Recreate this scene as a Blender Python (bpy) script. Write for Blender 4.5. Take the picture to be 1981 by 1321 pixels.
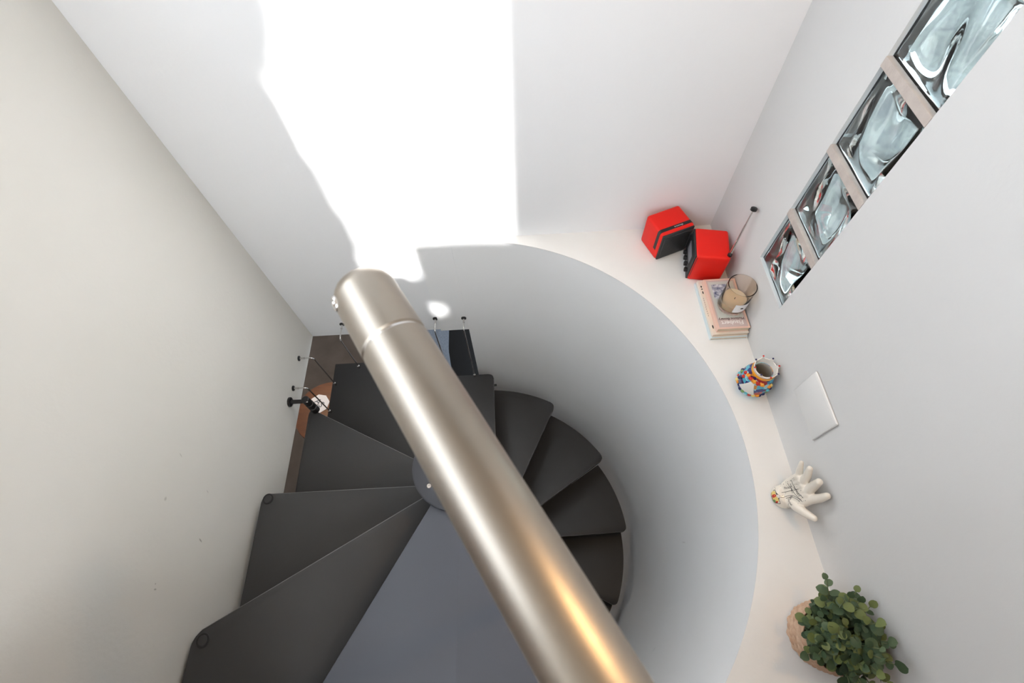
import bpy, bmesh, math, random
from mathutils import Vector, Matrix
from mathutils.bvhtree import BVHTree
random.seed(7)
for o in list(bpy.data.objects): bpy.data.objects.remove(o)
scene = bpy.context.scene
COL = scene.collection
R = math.radians

# ------------------------------------------------------------------ camera, light, exposure
cam = bpy.data.cameras.new('camera'); co = bpy.data.objects.new('camera', cam); COL.objects.link(co)
cam.sensor_width = 36.0; cam.lens = 937.2 * 36 / 1981; cam.clip_start = 0.01
cam.dof.use_dof = True; cam.dof.focus_distance = 1.7; cam.dof.aperture_fstop = 9
CM = Matrix(((0.9985, 0.0547, 0.0096, 0.9907), (-0.0427, 0.8672, -0.4961, -1.2356), (-0.0354, 0.4950, 0.8682, 2.0038), (0, 0, 0, 1)))
lc, rc, sc = CM.decompose()
co.location = lc; co.rotation_mode = 'QUATERNION'; co.rotation_quaternion = rc.normalized()
scene.camera = co
vs = scene.view_settings
vs.view_transform = 'Standard'; vs.look = 'None'; vs.gamma = 1.0; vs.use_curve_mapping = False
vs.exposure = 0.52

world = bpy.data.worlds.new('sky'); scene.world = world; world.use_nodes = True
bg = world.node_tree.nodes['Background']
bg.inputs[0].default_value = (0.79, 0.885, 1.0, 1); bg.inputs[1].default_value = 5.0

def light(name, kind, loc, energy, color=(1, 1, 1), **kw):
    l = bpy.data.lights.new(name, kind); l.energy = energy; l.color = color
    for k, v in kw.items(): setattr(l, k, v)
    o = bpy.data.objects.new(name, l); COL.objects.link(o); o.location = loc
    return o
SUN_DIR = Vector((0.15, 1.0, -0.466)).normalized()
sun = light('sun', 'SUN', (0.7, -5, 5), 9.0, (1.0, 0.99, 0.97), angle=R(1.7))
sun.rotation_mode = 'QUATERNION'; sun.rotation_quaternion = SUN_DIR.to_track_quat('-Z', 'Y')

# ------------------------------------------------------------------ measures of the place (metres)
XR = 1.732; ZL = 0.628; ZF = -2.2; ZC = 3.0; YF = -2.6
CX, CY, RW = 0.794, -0.8435, 0.835; T_WALL = 0.2

# portals: mark the openings through which the sky shines in
def portal(loc, rot, sx, sy):
    o = light('sky_portal', 'AREA', loc, 1.0, shape='RECTANGLE', size=sx, size_y=sy)
    o.data.cycles.is_portal = True; o.rotation_euler = rot
portal((0.30, YF - 0.07, 2.35), (R(90), 0, 0), 0.62, 1.25)
portal((-T_WALL - 0.01, -1.00, 2.525), (0, R(-90), 0), 0.87, 1.72)

# ------------------------------------------------------------------ helpers
def link(name, me, mat, parent=None, kind=None, smooth=False, angle=None):
    o = bpy.data.objects.new(name, me); COL.objects.link(o)
    if mat is not None: me.materials.clear(); me.materials.append(mat)
    if parent: o.parent = parent
    if kind: o['kind'] = kind
    if smooth:
        for f in me.polygons: f.use_smooth = True
        if angle is not None: me.set_sharp_from_angle(angle=R(angle))
    return o
def obj(name, bm, mat, parent=None, kind=None, smooth=False, angle=None, off=None):
    if off is not None: bmesh.ops.translate(bm, verts=bm.verts, vec=-Vector(off))
    bmesh.ops.recalc_face_normals(bm, faces=bm.faces)
    me = bpy.data.meshes.new(name); bm.to_mesh(me); bm.free()
    return link(name, me, mat, parent, kind, smooth, angle)
def tag(o, label, cat, group=None):
    o['label'] = label; o['category'] = cat
    if group: o['group'] = group
    return o
def thing(name, label, cat, loc, rz=0, group=None):
    o = bpy.data.objects.new(name, None); COL.objects.link(o); o.empty_display_size = 0.05
    o.location = loc; o.rotation_euler = (0, 0, rz)
    return tag(o, label, cat, group)
def struct(name, bm, mat, label, cat, smooth=False, angle=None):
    o = obj(name, bm, mat, None, 'structure', smooth, angle); return tag(o, label, cat)
def BM(): return bmesh.new()
def box(bm, a, b, bev=0, seg=2):
    vs_ = [bm.verts.new((x, y, z)) for z in (a[2], b[2]) for y in (a[1], b[1]) for x in (a[0], b[0])]
    fs = [bm.faces.new([vs_[i] for i in q]) for q in ((0, 2, 3, 1), (4, 5, 7, 6), (0, 1, 5, 4), (2, 6, 7, 3), (0, 4, 6, 2), (1, 3, 7, 5))]
    if bev:
        es = list({e for f in fs for e in f.edges})
        bmesh.ops.bevel(bm, geom=es, offset=bev, segments=seg, affect='EDGES', profile=0.5)
    return bm
def prism(bm, poly, z0, z1, bev=0, seg=2, top_only=False):
    lo = [bm.verts.new((x, y, z0)) for x, y in poly]; hi = [bm.verts.new((x, y, z1)) for x, y in poly]
    n = len(poly); bm.faces.new(lo[::-1]); t = bm.faces.new(hi)
    for i in range(n): bm.faces.new((lo[i], lo[(i + 1) % n], hi[(i + 1) % n], hi[i]))
    if bev: bmesh.ops.bevel(bm, geom=list(t.edges), offset=bev, segments=seg, affect='EDGES', profile=0.5)
    return bm
def tube(bm, pts, r, n=12, cap=True):
    pts = [Vector(p) for p in pts]; rs = r if isinstance(r, (list, tuple)) else [r] * len(pts)
    rings = []; up = None
    for i, p in enumerate(pts):
        d = (pts[min(i + 1, len(pts) - 1)] - pts[max(i - 1, 0)]).normalized()
        if up is None: up = d.orthogonal().normalized()
        up = (up - d * up.dot(d)).normalized(); s = d.cross(up)
        rings.append([bm.verts.new(p + (up * math.cos(2 * math.pi * k / n) + s * math.sin(2 * math.pi * k / n)) * rs[i]) for k in range(n)])
    for a, b in zip(rings, rings[1:]):
        for k in range(n): bm.faces.new((a[k], a[(k + 1) % n], b[(k + 1) % n], b[k]))
    if cap: bm.faces.new(rings[0][::-1]); bm.faces.new(rings[-1])
    return bm
def lathe(bm, prof, n=32, c=(0, 0), fn=None, close=False):
    rings = []
    for i, (r, z) in enumerate(prof):
        if r < 1e-6: rings.append([bm.verts.new((c[0], c[1], z))]); continue
        ring = []
        for k in range(n):
            a = 2 * math.pi * k / n; rr, zz = (r, z) if fn is None else fn(r, z, a, i)
            ring.append(bm.verts.new((c[0] + rr * math.cos(a), c[1] + rr * math.sin(a), zz)))
        rings.append(ring)
    if close: rings.append(rings[0])
    for a, b in zip(rings, rings[1:]):
        if len(a) == 1 and len(b) == 1: continue
        for k in range(n):
            q = [a[k % len(a)], a[(k + 1) % len(a)], b[(k + 1) % len(b)], b[k % len(b)]]
            q = [v for j, v in enumerate(q) if v not in q[:j]]
            if len(q) > 2: bm.faces.new(q)
    return bm
def sphere(bm, c, r, n=14, s=(1, 1, 1)):
    m = Matrix.Translation(c) @ Matrix.Diagonal((r * s[0], r * s[1], r * s[2], 1))
    bmesh.ops.create_uvsphere(bm, u_segments=n, v_segments=max(6, n * 2 // 3), radius=1, matrix=m); return bm
def clip(poly, n, d):                      # keep n.p >= d
    out = []
    for i, p in enumerate(poly):
        q = poly[(i + 1) % len(poly)]; a = n[0] * p[0] + n[1] * p[1] - d; b = n[0] * q[0] + n[1] * q[1] - d
        if a >= 0: out.append(p)
        if a * b < 0: t = a / (a - b); out.append((p[0] + (q[0] - p[0]) * t, p[1] + (q[1] - p[1]) * t))
    return out
def fillet(poly, near, r, seg=6):          # round the corner closest to `near`
    i = min(range(len(poly)), key=lambda k: (poly[k][0] - near[0]) ** 2 + (poly[k][1] - near[1]) ** 2)
    p = Vector(poly[i]); n = len(poly)
    def walk(step):
        k = i; left = r; cur = p
        while True:
            k = (k + step) % n; q = Vector(poly[k]); l = (q - cur).length
            if l >= left: return cur + (q - cur) * (left / l), k
            left -= l; cur = q
    a, ka = walk(-1); b, kb = walk(1)
    mid = [((1 - t) ** 2 * a + 2 * t * (1 - t) * p + t * t * b) for t in [j / seg for j in range(seg + 1)]]
    keep = []; k = kb
    while True:
        keep.append(poly[k])
        if k == ka: break
        k = (k + 1) % n
    return [tuple(m) for m in mid] + keep
def dedupe(poly, e=1e-4):
    out = []
    for p in poly:
        if not out or math.dist(p, out[-1]) > e: out.append(p)
    if math.dist(out[0], out[-1]) < e: out.pop()
    return out
def text_mesh(s, size, extrude=0.0):
    cu = bpy.data.curves.new('lettering', 'FONT'); cu.body = s; cu.size = size; cu.align_x = 'CENTER'; cu.align_y = 'CENTER'; cu.extrude = extrude; cu.resolution_u = 3
    o = bpy.data.objects.new('lettering', cu); COL.objects.link(o)
    me = bpy.data.meshes.new_from_object(o, depsgraph=bpy.context.evaluated_depsgraph_get())
    bpy.data.objects.remove(o); return me
def add_mesh(bm, me, M):
    b2 = bmesh.new(); b2.from_mesh(me); b2.transform(M)
    t = bpy.data.meshes.new('t'); b2.to_mesh(t); b2.free(); bm.from_mesh(t); bpy.data.meshes.remove(t); return bm

# ------------------------------------------------------------------ materials
def mat(name, col, rough=0.5, metal=0.0, noise=None, bump=None, spec=None, **kw):
    m = bpy.data.materials.new(name); m.use_nodes = True; nt = m.node_tree; b = nt.nodes['Principled BSDF']
    b.inputs['Base Color'].default_value = (*col, 1); b.inputs['Roughness'].default_value = rough; b.inputs['Metallic'].default_value = metal
    if spec is not None: b.inputs['Specular IOR Level'].default_value = spec
    for k, v in kw.items(): b.inputs[k].default_value = v
    tc = nt.nodes.new('ShaderNodeTexCoord')
    if noise:                              # (scale, second colour, detail, stretch)
        n = nt.nodes.new('ShaderNodeTexNoise'); n.inputs['Scale'].default_value = noise[0]; n.inputs['Detail'].default_value = noise[2] if len(noise) > 2 else 4
        mp = nt.nodes.new('ShaderNodeMapping'); mp.inputs['Scale'].default_value = noise[3] if len(noise) > 3 else (1, 1, 1)
        nt.links.new(tc.outputs['Object'], mp.inputs[0]); nt.links.new(mp.outputs[0], n.inputs['Vector'])
        r = nt.nodes.new('ShaderNodeValToRGB'); r.color_ramp.elements[0].position = 0.35; r.color_ramp.elements[1].position = 0.65
        r.color_ramp.elements[0].color = (*col, 1); r.color_ramp.elements[1].color = (*noise[1], 1)
        nt.links.new(n.outputs['Fac'], r.inputs[0]); nt.links.new(r.outputs[0], b.inputs['Base Color'])
    if bump:                               # (scale, strength, distance)
        n2 = nt.nodes.new('ShaderNodeTexNoise'); n2.inputs['Scale'].default_value = bump[0]; n2.inputs['Detail'].default_value = 3
        nt.links.new(tc.outputs['Object'], n2.inputs['Vector'])
        bp = nt.nodes.new('ShaderNodeBump'); bp.inputs['Strength'].default_value = bump[1]; bp.inputs['Distance'].default_value = bump[2]
        nt.links.new(n2.outputs['Fac'], bp.inputs['Height']); nt.links.new(bp.outputs[0], b.inputs['Normal'])
    return m
def scuffed(name, col, col2, marks):       # plaster with a few small dark scuffs; marks: (point, size vector, darkness)
    m = mat(name, col, 0.75, noise=(2.2, col2, 3), bump=(60, 0.12, 0.004), spec=0.25)
    nt = m.node_tree; b = nt.nodes['Principled BSDF']; src = b.inputs['Base Color'].links[0].from_socket
    geo = nt.nodes.new('ShaderNodeNewGeometry')
    for c, s, ang, dk in marks:
        mp = nt.nodes.new('ShaderNodeMapping'); mp.vector_type = 'TEXTURE'
        mp.inputs['Location'].default_value = c; mp.inputs['Rotation'].default_value = ang; mp.inputs['Scale'].default_value = s
        nt.links.new(geo.outputs['Position'], mp.inputs[0])
        ln = nt.nodes.new('ShaderNodeVectorMath'); ln.operation = 'LENGTH'; nt.links.new(mp.outputs[0], ln.inputs[0])
        mr = nt.nodes.new('ShaderNodeMapRange'); mr.inputs['From Min'].default_value = 0.4; mr.inputs['From Max'].default_value = 1.0
        mr.inputs['To Min'].default_value = dk; mr.inputs['To Max'].default_value = 0
        nt.links.new(ln.outputs['Value'], mr.inputs[0])
        mx = nt.nodes.new('ShaderNodeMixRGB'); mx.inputs[2].default_value = (0.12, 0.10, 0.09, 1)
        nt.links.new(mr.outputs[0], mx.inputs[0]); nt.links.new(src, mx.inputs[1]); src = mx.outputs[0]
    nt.links.new(src, b.inputs['Base Color']); return m

M = {}
M['white_wall'] = mat('white_plaster', (0.85, 0.855, 0.865), 0.75, noise=(1.6, (0.83, 0.835, 0.845), 3), bump=(60, 0.10, 0.004), spec=0.25)
M['left_wall'] = scuffed('cream_plaster', (0.69, 0.675, 0.635), (0.675, 0.66, 0.615), [
    ((0, -0.989, 0.4625), (0.05, 0.003, 0.012), (R(-25), 0, 0), 0.55), ((0, -1.128, 0.60), (0.05, 0.003, 0.006), (0, 0, 0), 0.5),
    ((0, -1.115, 0.605), (0.05, 0.003, 0.003), (0, 0, 0), 0.4), ((0, -0.908, 0.663), (0.05, 0.007, 0.006), (0, 0, 0), 0.30),
    ((0, -0.783, 0.6545), (0.05, 0.002, 0.010), (R(-30), 0, 0), 0.3), ((0, -0.85, 0.49), (0.05, 0.002, 0.008), (R(-25), 0, 0), 0.3)])
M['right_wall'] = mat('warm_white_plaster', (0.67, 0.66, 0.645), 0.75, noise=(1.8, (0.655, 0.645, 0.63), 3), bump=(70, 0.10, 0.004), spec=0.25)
M['curved'] = scuffed('grey_white_plaster', (0.86, 0.865, 0.865), (0.845, 0.845, 0.84), [
    ((1.40, -1.36, -0.2), (0.2, 0.012, 0.003), (R(35), 0, 0), 0.3), ((1.60, -1.0, -0.1), (0.2, 0.003, 0.03), (R(10), 0, 0), 0.18)])
M['ledge'] = mat('cream_ledge_paint', (0.84, 0.825, 0.795), 0.6, noise=(5, (0.815, 0.795, 0.76), 4), bump=(40, 0.15, 0.004), spec=0.3)
M['ceiling'] = mat('timber_ceiling', (0.32, 0.26, 0.20), 0.6, noise=(3, (0.27, 0.215, 0.16), 5, (1, 9, 9)))
M['floor'] = mat('brown_stone_floor', (0.085, 0.071, 0.060), 0.55, noise=(6, (0.064, 0.053, 0.044), 6), bump=(30, 0.1, 0.003))
M['front'] = mat('brown_timber_wall', (0.20, 0.13, 0.08), 0.6, noise=(3, (0.16, 0.10, 0.06), 5, (9, 1, 1)))
M['upper_floor'] = mat('oak_floor', (0.30, 0.21, 0.13), 0.5, noise=(4, (0.25, 0.17, 0.10), 5, (1, 10, 1)))
M['ground'] = mat('outdoor_gravel', (0.062, 0.064, 0.060), 0.9, noise=(0.8, (0.030, 0.031, 0.034), 6), bump=(20, 0.5, 0.02))
M['mortar'] = mat('beige_mortar', (0.55, 0.48, 0.43), 0.85, noise=(30, (0.48, 0.41, 0.37), 5), bump=(120, 0.4, 0.003))
M['tread'] = mat('dark_grey_painted_steel', (0.046, 0.046, 0.047), 0.42, noise=(3, (0.040, 0.040, 0.041), 4), bump=(900, 0.06, 0.0006), spec=0.45)
M['landing'] = mat('blue_grey_painted_steel', (0.070, 0.075, 0.092), 0.40, noise=(2, (0.061, 0.066, 0.082), 4), bump=(900, 0.06, 0.0006), spec=0.5)
M['nosing'] = mat('worn_steel_edge', (0.15, 0.15, 0.15), 0.45)
M['black'] = mat('black_plastic', (0.012, 0.012, 0.013), 0.4)
M['steel'] = mat('polished_steel', (0.72, 0.70, 0.68), 0.18, 1.0)
M['red'] = mat('red_lacquer', (0.80, 0.014, 0.007), 0.42, spec=0.28)
M['dark_panel'] = mat('charcoal_plastic', (0.022, 0.022, 0.024), 0.45)
M['grille'] = mat('speaker_mesh', (0.055, 0.055, 0.058), 0.5, bump=(900, 0.5, 0.001))
M['silver'] = mat('silver_print', (0.75, 0.75, 0.75), 0.3, 0.6)
M['black_print'] = mat('black_print', (0.02, 0.018, 0.018), 0.7)
M['white_print'] = mat('white_print', (0.92, 0.88, 0.84), 0.7)
M['pages'] = mat('cream_pages', (0.72, 0.60, 0.46), 0.85, noise=(4, (0.60, 0.47, 0.34), 3, (1, 1, 220)))
M['pink_cover'] = mat('peach_cover', (0.78, 0.52, 0.42), 0.45)
M['sage_panel'] = mat('pale_grey_cover_panel', (0.56, 0.57, 0.52), 0.5)
M['rose_panel'] = mat('dusty_rose_cover_panel', (0.58, 0.45, 0.42), 0.5)
M['cream_cover'] = mat('cream_cover', (0.80, 0.68, 0.55), 0.5, noise=(25, (0.74, 0.66, 0.58), 3))
M['blue_cover'] = mat('pale_blue_cover', (0.60, 0.70, 0.72), 0.5)
M['picture'] = mat('navy_and_white_print', (0.04, 0.05, 0.14), 0.5, noise=(55, (0.72, 0.72, 0.75), 2))
M['white_label'] = mat('white_paper', (0.85, 0.85, 0.86), 0.6)
M['wax'] = mat('cream_wax', (0.80, 0.70, 0.54), 0.45, **{'Subsurface Weight': 0.2, 'Subsurface Radius': (0.01, 0.006, 0.003)})
M['smoked'] = mat('smoked_brown_glass', (0.90, 0.81, 0.72), 0.02, **{'Transmission Weight': 1.0, 'IOR': 1.15})
M['plate'] = mat('wall_white_switch_plastic', (0.76, 0.75, 0.73), 0.4)
M['ivory'] = mat('ivory_ceramic', (0.80, 0.735, 0.64), 0.30, spec=0.5, **{'Coat Weight': 0.2})
M['orange'] = mat('orange_glaze', (0.85, 0.28, 0.02), 0.2, noise=(60, (0.90, 0.42, 0.04), 2))
M['clay'] = mat('bare_pale_clay', (0.62, 0.56, 0.48), 0.6)
M['red_glaze'] = mat('red_glaze', (0.55, 0.03, 0.02), 0.2)
M['white_glaze'] = mat('white_glaze', (0.82, 0.78, 0.72), 0.15)
M['navy_glaze'] = mat('navy_glaze', (0.02, 0.02, 0.10), 0.2)
M['teal_glaze'] = mat('turquoise_glaze', (0.10, 0.48, 0.55), 0.2)
M['yellow_glaze'] = mat('yellow_glaze', (0.80, 0.60, 0.20), 0.25)
M['green_glaze'] = mat('green_glaze', (0.16, 0.30, 0.10), 0.25)
M['wood'] = mat('red_brown_wood', (0.125, 0.033, 0.008), 0.4, noise=(7, (0.085, 0.021, 0.005), 5, (1, 6, 1)))
M['throw'] = mat('blue_grey_wool', (0.095, 0.112, 0.135), 0.95, noise=(90, (0.13, 0.15, 0.175), 3), bump=(200, 0.5, 0.004))
M['bench_black'] = mat('black_lacquer', (0.006, 0.006, 0.006), 0.55, spec=0.15)
M['basket'] = mat('woven_seagrass', (0.50, 0.31, 0.20), 0.8, noise=(60, (0.62, 0.43, 0.30), 4), bump=(300, 0.4, 0.002))
M['soil'] = mat('dark_soil', (0.03, 0.022, 0.016), 0.95, bump=(80, 0.8, 0.01))
M['stem'] = mat('plant_stem', (0.10, 0.12, 0.05), 0.6)
M['leaf_dark'] = mat('dusty_green_leaf', (0.045, 0.080, 0.036), 0.5, noise=(70, (0.065, 0.10, 0.055), 2), spec=0.3)
M['leaf_mid'] = mat('sage_green_leaf', (0.075, 0.120, 0.055), 0.5, noise=(70, (0.105, 0.145, 0.08), 2), spec=0.3)
M['leaf_light'] = mat('yellow_green_leaf', (0.115, 0.150, 0.045), 0.5, noise=(70, (0.16, 0.19, 0.07), 2), spec=0.3)
M['brass_lamp'] = mat('white_lamp_metal', (0.8, 0.78, 0.74), 0.4)

def brushed():
    m = bpy.data.materials.new('brushed_stainless_steel'); m.use_nodes = True; nt = m.node_tree; b = nt.nodes['Principled BSDF']
    b.inputs['Base Color'].default_value = (0.35, 0.305, 0.255, 1); b.inputs['Metallic'].default_value = 1.0; b.inputs['Roughness'].default_value = 0.24
    b.inputs['Anisotropic'].default_value = 0.6
    tg = nt.nodes.new('ShaderNodeTangent'); tg.direction_type = 'RADIAL'; tg.axis = 'Z'; nt.links.new(tg.outputs[0], b.inputs['Tangent'])
    tc = nt.nodes.new('ShaderNodeTexCoord'); mp = nt.nodes.new('ShaderNodeMapping'); mp.inputs['Scale'].default_value = (30, 30, 2600)
    n = nt.nodes.new('ShaderNodeTexNoise'); n.inputs['Scale'].default_value = 1.0; n.inputs['Detail'].default_value = 3
    nt.links.new(tc.outputs['Object'], mp.inputs[0]); nt.links.new(mp.outputs[0], n.inputs['Vector'])
    mr = nt.nodes.new('ShaderNodeMapRange'); mr.inputs['From Min'].default_value = 0.3; mr.inputs['From Max'].default_value = 0.7
    mr.inputs['To Min'].default_value = 0.33; mr.inputs['To Max'].default_value = 0.39
    nt.links.new(n.outputs['Fac'], mr.inputs[0]); nt.links.new(mr.outputs[0], b.inputs['Roughness'])
    bp = nt.nodes.new('ShaderNodeBump'); bp.inputs['Strength'].default_value = 0.012; bp.inputs['Distance'].default_value = 0.0005
    nt.links.new(n.outputs['Fac'], bp.inputs['Height']); nt.links.new(bp.outputs[0], b.inputs['Normal'])
    return m
M['brushed'] = brushed()
def glassmat():
    m = bpy.data.materials.new('green_tinted_block_glass'); m.use_nodes = True; b = m.node_tree.nodes['Principled BSDF']
    b.inputs['Base Color'].default_value = (0.86, 0.93, 0.91, 1); b.inputs['Transmission Weight'].default_value = 1.0
    b.inputs['IOR'].default_value = 1.48; b.inputs['Roughness'].default_value = 0.015; return m
M['block_glass'] = glassmat()
def frosted():
    m = bpy.data.materials.new('frosted_glass'); m.use_nodes = True; nt = m.node_tree; nt.nodes.remove(nt.nodes['Principled BSDF'])
    t = nt.nodes.new('ShaderNodeBsdfTranslucent'); t.inputs[0].default_value = (0.92, 0.91, 0.89, 1)
    nt.links.new(t.outputs[0], nt.nodes['Material Output'].inputs[0]); return m
M['frosted'] = frosted()
def patchwork():                           # hand-painted multicoloured glaze
    m = bpy.data.materials.new('painted_majolica_glaze'); m.use_nodes = True; nt = m.node_tree; b = nt.nodes['Principled BSDF']
    tc = nt.nodes.new('ShaderNodeTexCoord'); v = nt.nodes.new('ShaderNodeTexVoronoi'); v.inputs['Scale'].default_value = 75
    nt.links.new(tc.outputs['Object'], v.inputs['Vector']); s = nt.nodes.new('ShaderNodeSeparateColor'); nt.links.new(v.outputs['Color'], s.inputs[0])
    r = nt.nodes.new('ShaderNodeValToRGB'); cr = r.color_ramp; cr.interpolation = 'CONSTANT'
    cols = [(0, (0.10, 0.42, 0.55)), (0.28, (0.03, 0.04, 0.18)), (0.45, (0.35, 0.62, 0.66)), (0.62, (0.05, 0.02, 0.08)), (0.74, (0.60, 0.24, 0.04)), (0.79, (0.06, 0.24, 0.40)), (0.95, (0.35, 0.03, 0.03))]
    cr.elements[0].position, cr.elements[0].color = cols[0][0], (*cols[0][1], 1)
    cr.elements[1].position, cr.elements[1].color = cols[1][0], (*cols[1][1], 1)
    for p_, c_ in cols[2:]: e = cr.elements.new(p_); e.color = (*c_, 1)
    nt.links.new(s.outputs[0], r.inputs[0]); nt.links.new(r.outputs[0], b.inputs['Base Color']); b.inputs['Roughness'].default_value = 0.15
    return m
M['majolica'] = patchwork()

# ------------------------------------------------------------------ the setting
T = 0.2
struct('wall_back', box(BM(), (-T, 0.0, 0.0), (XR + 0.06, T, ZC)), M['white_wall'], 'smooth white back wall with the bright patch of sunlight', 'wall')
b = BM(); box(b, (0.627, -0.0085, 0.0), (0.763, 0.0, ZL)); struct('trim_1', b, M['curved'], 'thin proud plaster strip where the curved wall meets the back wall', 'trim')
b = BM(); LY0, LY1, LZ0, LZ1 = -1.85, -0.15, 2.1, 2.95     # high side window
for a_, c_ in (((-T, YF, 0.0), (0, 0, LZ0)), ((-T, YF, LZ1), (0, 0, ZC)), ((-T, YF, LZ0), (0, LY0, LZ1)), ((-T, LY1, LZ0), (0, 0, LZ1))): box(b, a_, c_)
struct('wall_left', b, M['left_wall'], 'cream left wall with a few dark scuff marks', 'wall')
# right wall with the tall opening for the glass blocks
GY0, GY1 = -0.3286, -0.3286 - 0.1853; GZ0, GZ1 = 0.8415, 0.8415 + 3 * 0.2 + 0.1803
b = BM()
for a_, c_ in (((XR, YF, ZF), (XR + 0.06, GY1, ZC)), ((XR, GY0, ZF), (XR + 0.06, T, ZC)), ((XR, GY1, ZF), (XR + 0.06, GY0, GZ0)), ((XR, GY1, GZ1), (XR + 0.06, GY0, ZC))): box(b, a_, c_)
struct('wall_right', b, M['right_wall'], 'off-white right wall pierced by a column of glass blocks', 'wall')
# front wall behind the camera, with a stepped opening shaped for the sun patch
# the unseen opening is cut to shape the sun patch on the back wall: sx / sz give where a ray ending at (x, z) there crosses this wall
def sx(x): return x + 0.15 * YF
def sz(z): return z - 0.466 * YF
X0, X1, XT0, XT1 = 0.0, sx(0.985), 0.0, sx(0.60)
Z0, Z1, ZT = sz(0.635), 2.95, sz(0.42)
b = BM(); ya, yb = YF - 0.05, YF
box(b, (-T, ya, ZF), (X0, yb, ZC)) if X0 > 0 else box(b, (-T, ya, ZF), (0.0, yb, ZC))
FX0, FX1, FZ0, FZ1 = X1 + 0.06, XR - 0.04, 1.55, 2.95
box(b, (X1, ya, ZF), (FX0, yb, ZC)); box(b, (FX1, ya, ZF), (XR + 0.06, yb, ZC)); box(b, (FX0, ya, ZF), (FX1, yb, FZ0)); box(b, (FX0, ya, FZ1), (FX1, yb, ZC)); box(b, (X0, ya, Z1), (X1, yb, ZC)); box(b, (X0, ya, ZF), (X1, yb, sz(0.14))); box(b, (X0, ya, sz(0.14)), (sx(0.585), yb, ZT)); box(b, (sx(0.665), ya, sz(0.14)), (X1, yb, ZT)); box(b, (sx(0.585), ya, sz(0.235)), (sx(0.665), yb, ZT))  # includes a small gap added for the low sun spot
box(b, (X0, ya, ZT), (XT0, yb, Z0)) if XT0 > X0 + 1e-4 else None
box(b, (XT1, ya, ZT), (X1, yb, Z0))
for xe, za, zb in ((0.425, 0.60, 0.80), (0.41, 0.80, 1.02), (0.43, 1.30, 1.36), (0.46, 1.36, 1.42), (0.48, 1.42, 1.75)): box(b, (0.0, ya, sz(za)), (sx(xe), yb, sz(zb)))  # steps added to shape the left edge of the sun patch
struct('wall_front', b, M['front'], 'brown timber wall behind the viewer with an opening cut to shape the sun patch', 'wall')
struct('added_light_pane', box(BM(), (FX0, YF - 0.03, FZ0), (FX1, YF - 0.02, FZ1)), M['frosted'], 'unseen frosted pane added behind the viewer to light the back wall', 'window')  # pane added to spread soft light over the back and curved walls
b = BM(); box(b, (0.0, YF, 0.62), (0.02, -1.43, 1.96)); box(b, (0.02, -1.60, 1.10), (0.15, -1.43, 1.96)); box(b, (0.02, -1.95, 0.62), (0.33, -1.43, 1.10))
struct('light_block_left', b, M['front'], 'unseen brown timber boxes added on the left wall to block light', 'light blocker')  # unseen boxes added to darken the near end of the left wall
b = BM(); box(b, (XR - 0.02, YF, 0.64), (XR, -1.50, 2.9)); box(b, (XR - 0.42, -1.75, 0.64), (XR - 0.02, -1.50, 2.9))
struct('light_block_right', b, M['front'], 'unseen brown timber boxes added on the right wall to block light', 'light blocker')  # unseen boxes added to keep window light off the near right wall
struct('ceiling', box(BM(), (-T, -0.80, ZC), (XR + 0.06, T, ZC + 0.1)), M['ceiling'], 'timber ceiling over the stairwell', 'ceiling')
struct('ceiling_front', box(BM(), (-T, YF - 0.05, ZC), (XR + 0.06, -0.80, ZC + 0.1)), M['ceiling'], 'timber ceiling above the landing behind the viewer', 'ceiling')
# curved plaster wall of the well with the ledge on its top
def arc_pts(r, a0, a1, n): return [(CX + r * math.cos(R(a0 + (a1 - a0) * k / n)), CY + r * math.sin(R(a0 + (a1 - a0) * k / n))) for k in range(n + 1)]
arc = arc_pts(RW, 92.1, -90, 96)
poly = arc + [(CX, CY - RW - 0.02), (XR, CY - RW - 0.02), (XR, 0.0), (arc[0][0], 0.0)]
b = prism(BM(), dedupe(poly), ZF, ZL)
cw = struct('wall_curved', b, M['curved'], 'curved plaster wall of the spiral stairwell under the display ledge', 'wall', smooth=True, angle=30)
lp = [(CX + (RW - 0.002) * math.cos(R(a)), CY + (RW - 0.002) * math.sin(R(a))) for a in [92 - 182 * k / 96 for k in range(97)]]
b = prism(BM(), dedupe(lp + [(CX, CY - RW - 0.02), (XR, CY - RW - 0.02), (XR, 0.0), (lp[0][0], 0.0)]), ZL, ZL + 0.003)
lo_ = struct('trim_2', b, M['ledge'], 'cream painted ledge top following the curved wall', 'ledge')
ZL += 0.003
# lower storey
struct('floor', box(BM(), (-2.6, YF, ZF - 0.1), (XR, 2.6, ZF)), M['floor'], 'dark brown stone floor far below at the foot of the stairs', 'floor')
struct('wall_lower_left', box(BM(), (-2.72, YF, ZF), (-2.6, 2.6, 0.0)), M['white_wall'], 'side wall of the lower room', 'wall')
struct('wall_lower_back', box(BM(), (-2.72, 2.6, ZF), (XR + 0.06, 2.72, 0.0)), M['white_wall'], 'back wall of the lower room beyond the stairwell', 'wall')
struct('wall_lower_front', box(BM(), (-2.72, YF - 0.12, ZF), (-T, YF, 0.0)), M['white_wall'], 'front wall of the lower room', 'wall')
b = BM(); box(b, (-2.72, YF - 0.12, 0.0), (-T, 2.72, 0.12)); box(b, (-T, T, 0.0), (XR + 0.06, 2.72, 0.12))
struct('ceiling_lower', b, M['white_wall'], 'ceiling of the lower room around the stairwell', 'ceiling')
struct('floor_upper', box(BM(), (0, YF, 0.40), (XR, CY - RW - 0.022, 0.60)), M['upper_floor'], 'upper storey floor leading to the landing', 'floor')
struct('ground', box(BM(), (XR + 0.06, -14, ZF - 0.2), (16, 14, ZF - 0.05)), M['ground'], 'grey ground outside beyond the glass blocks', 'ground')

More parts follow.
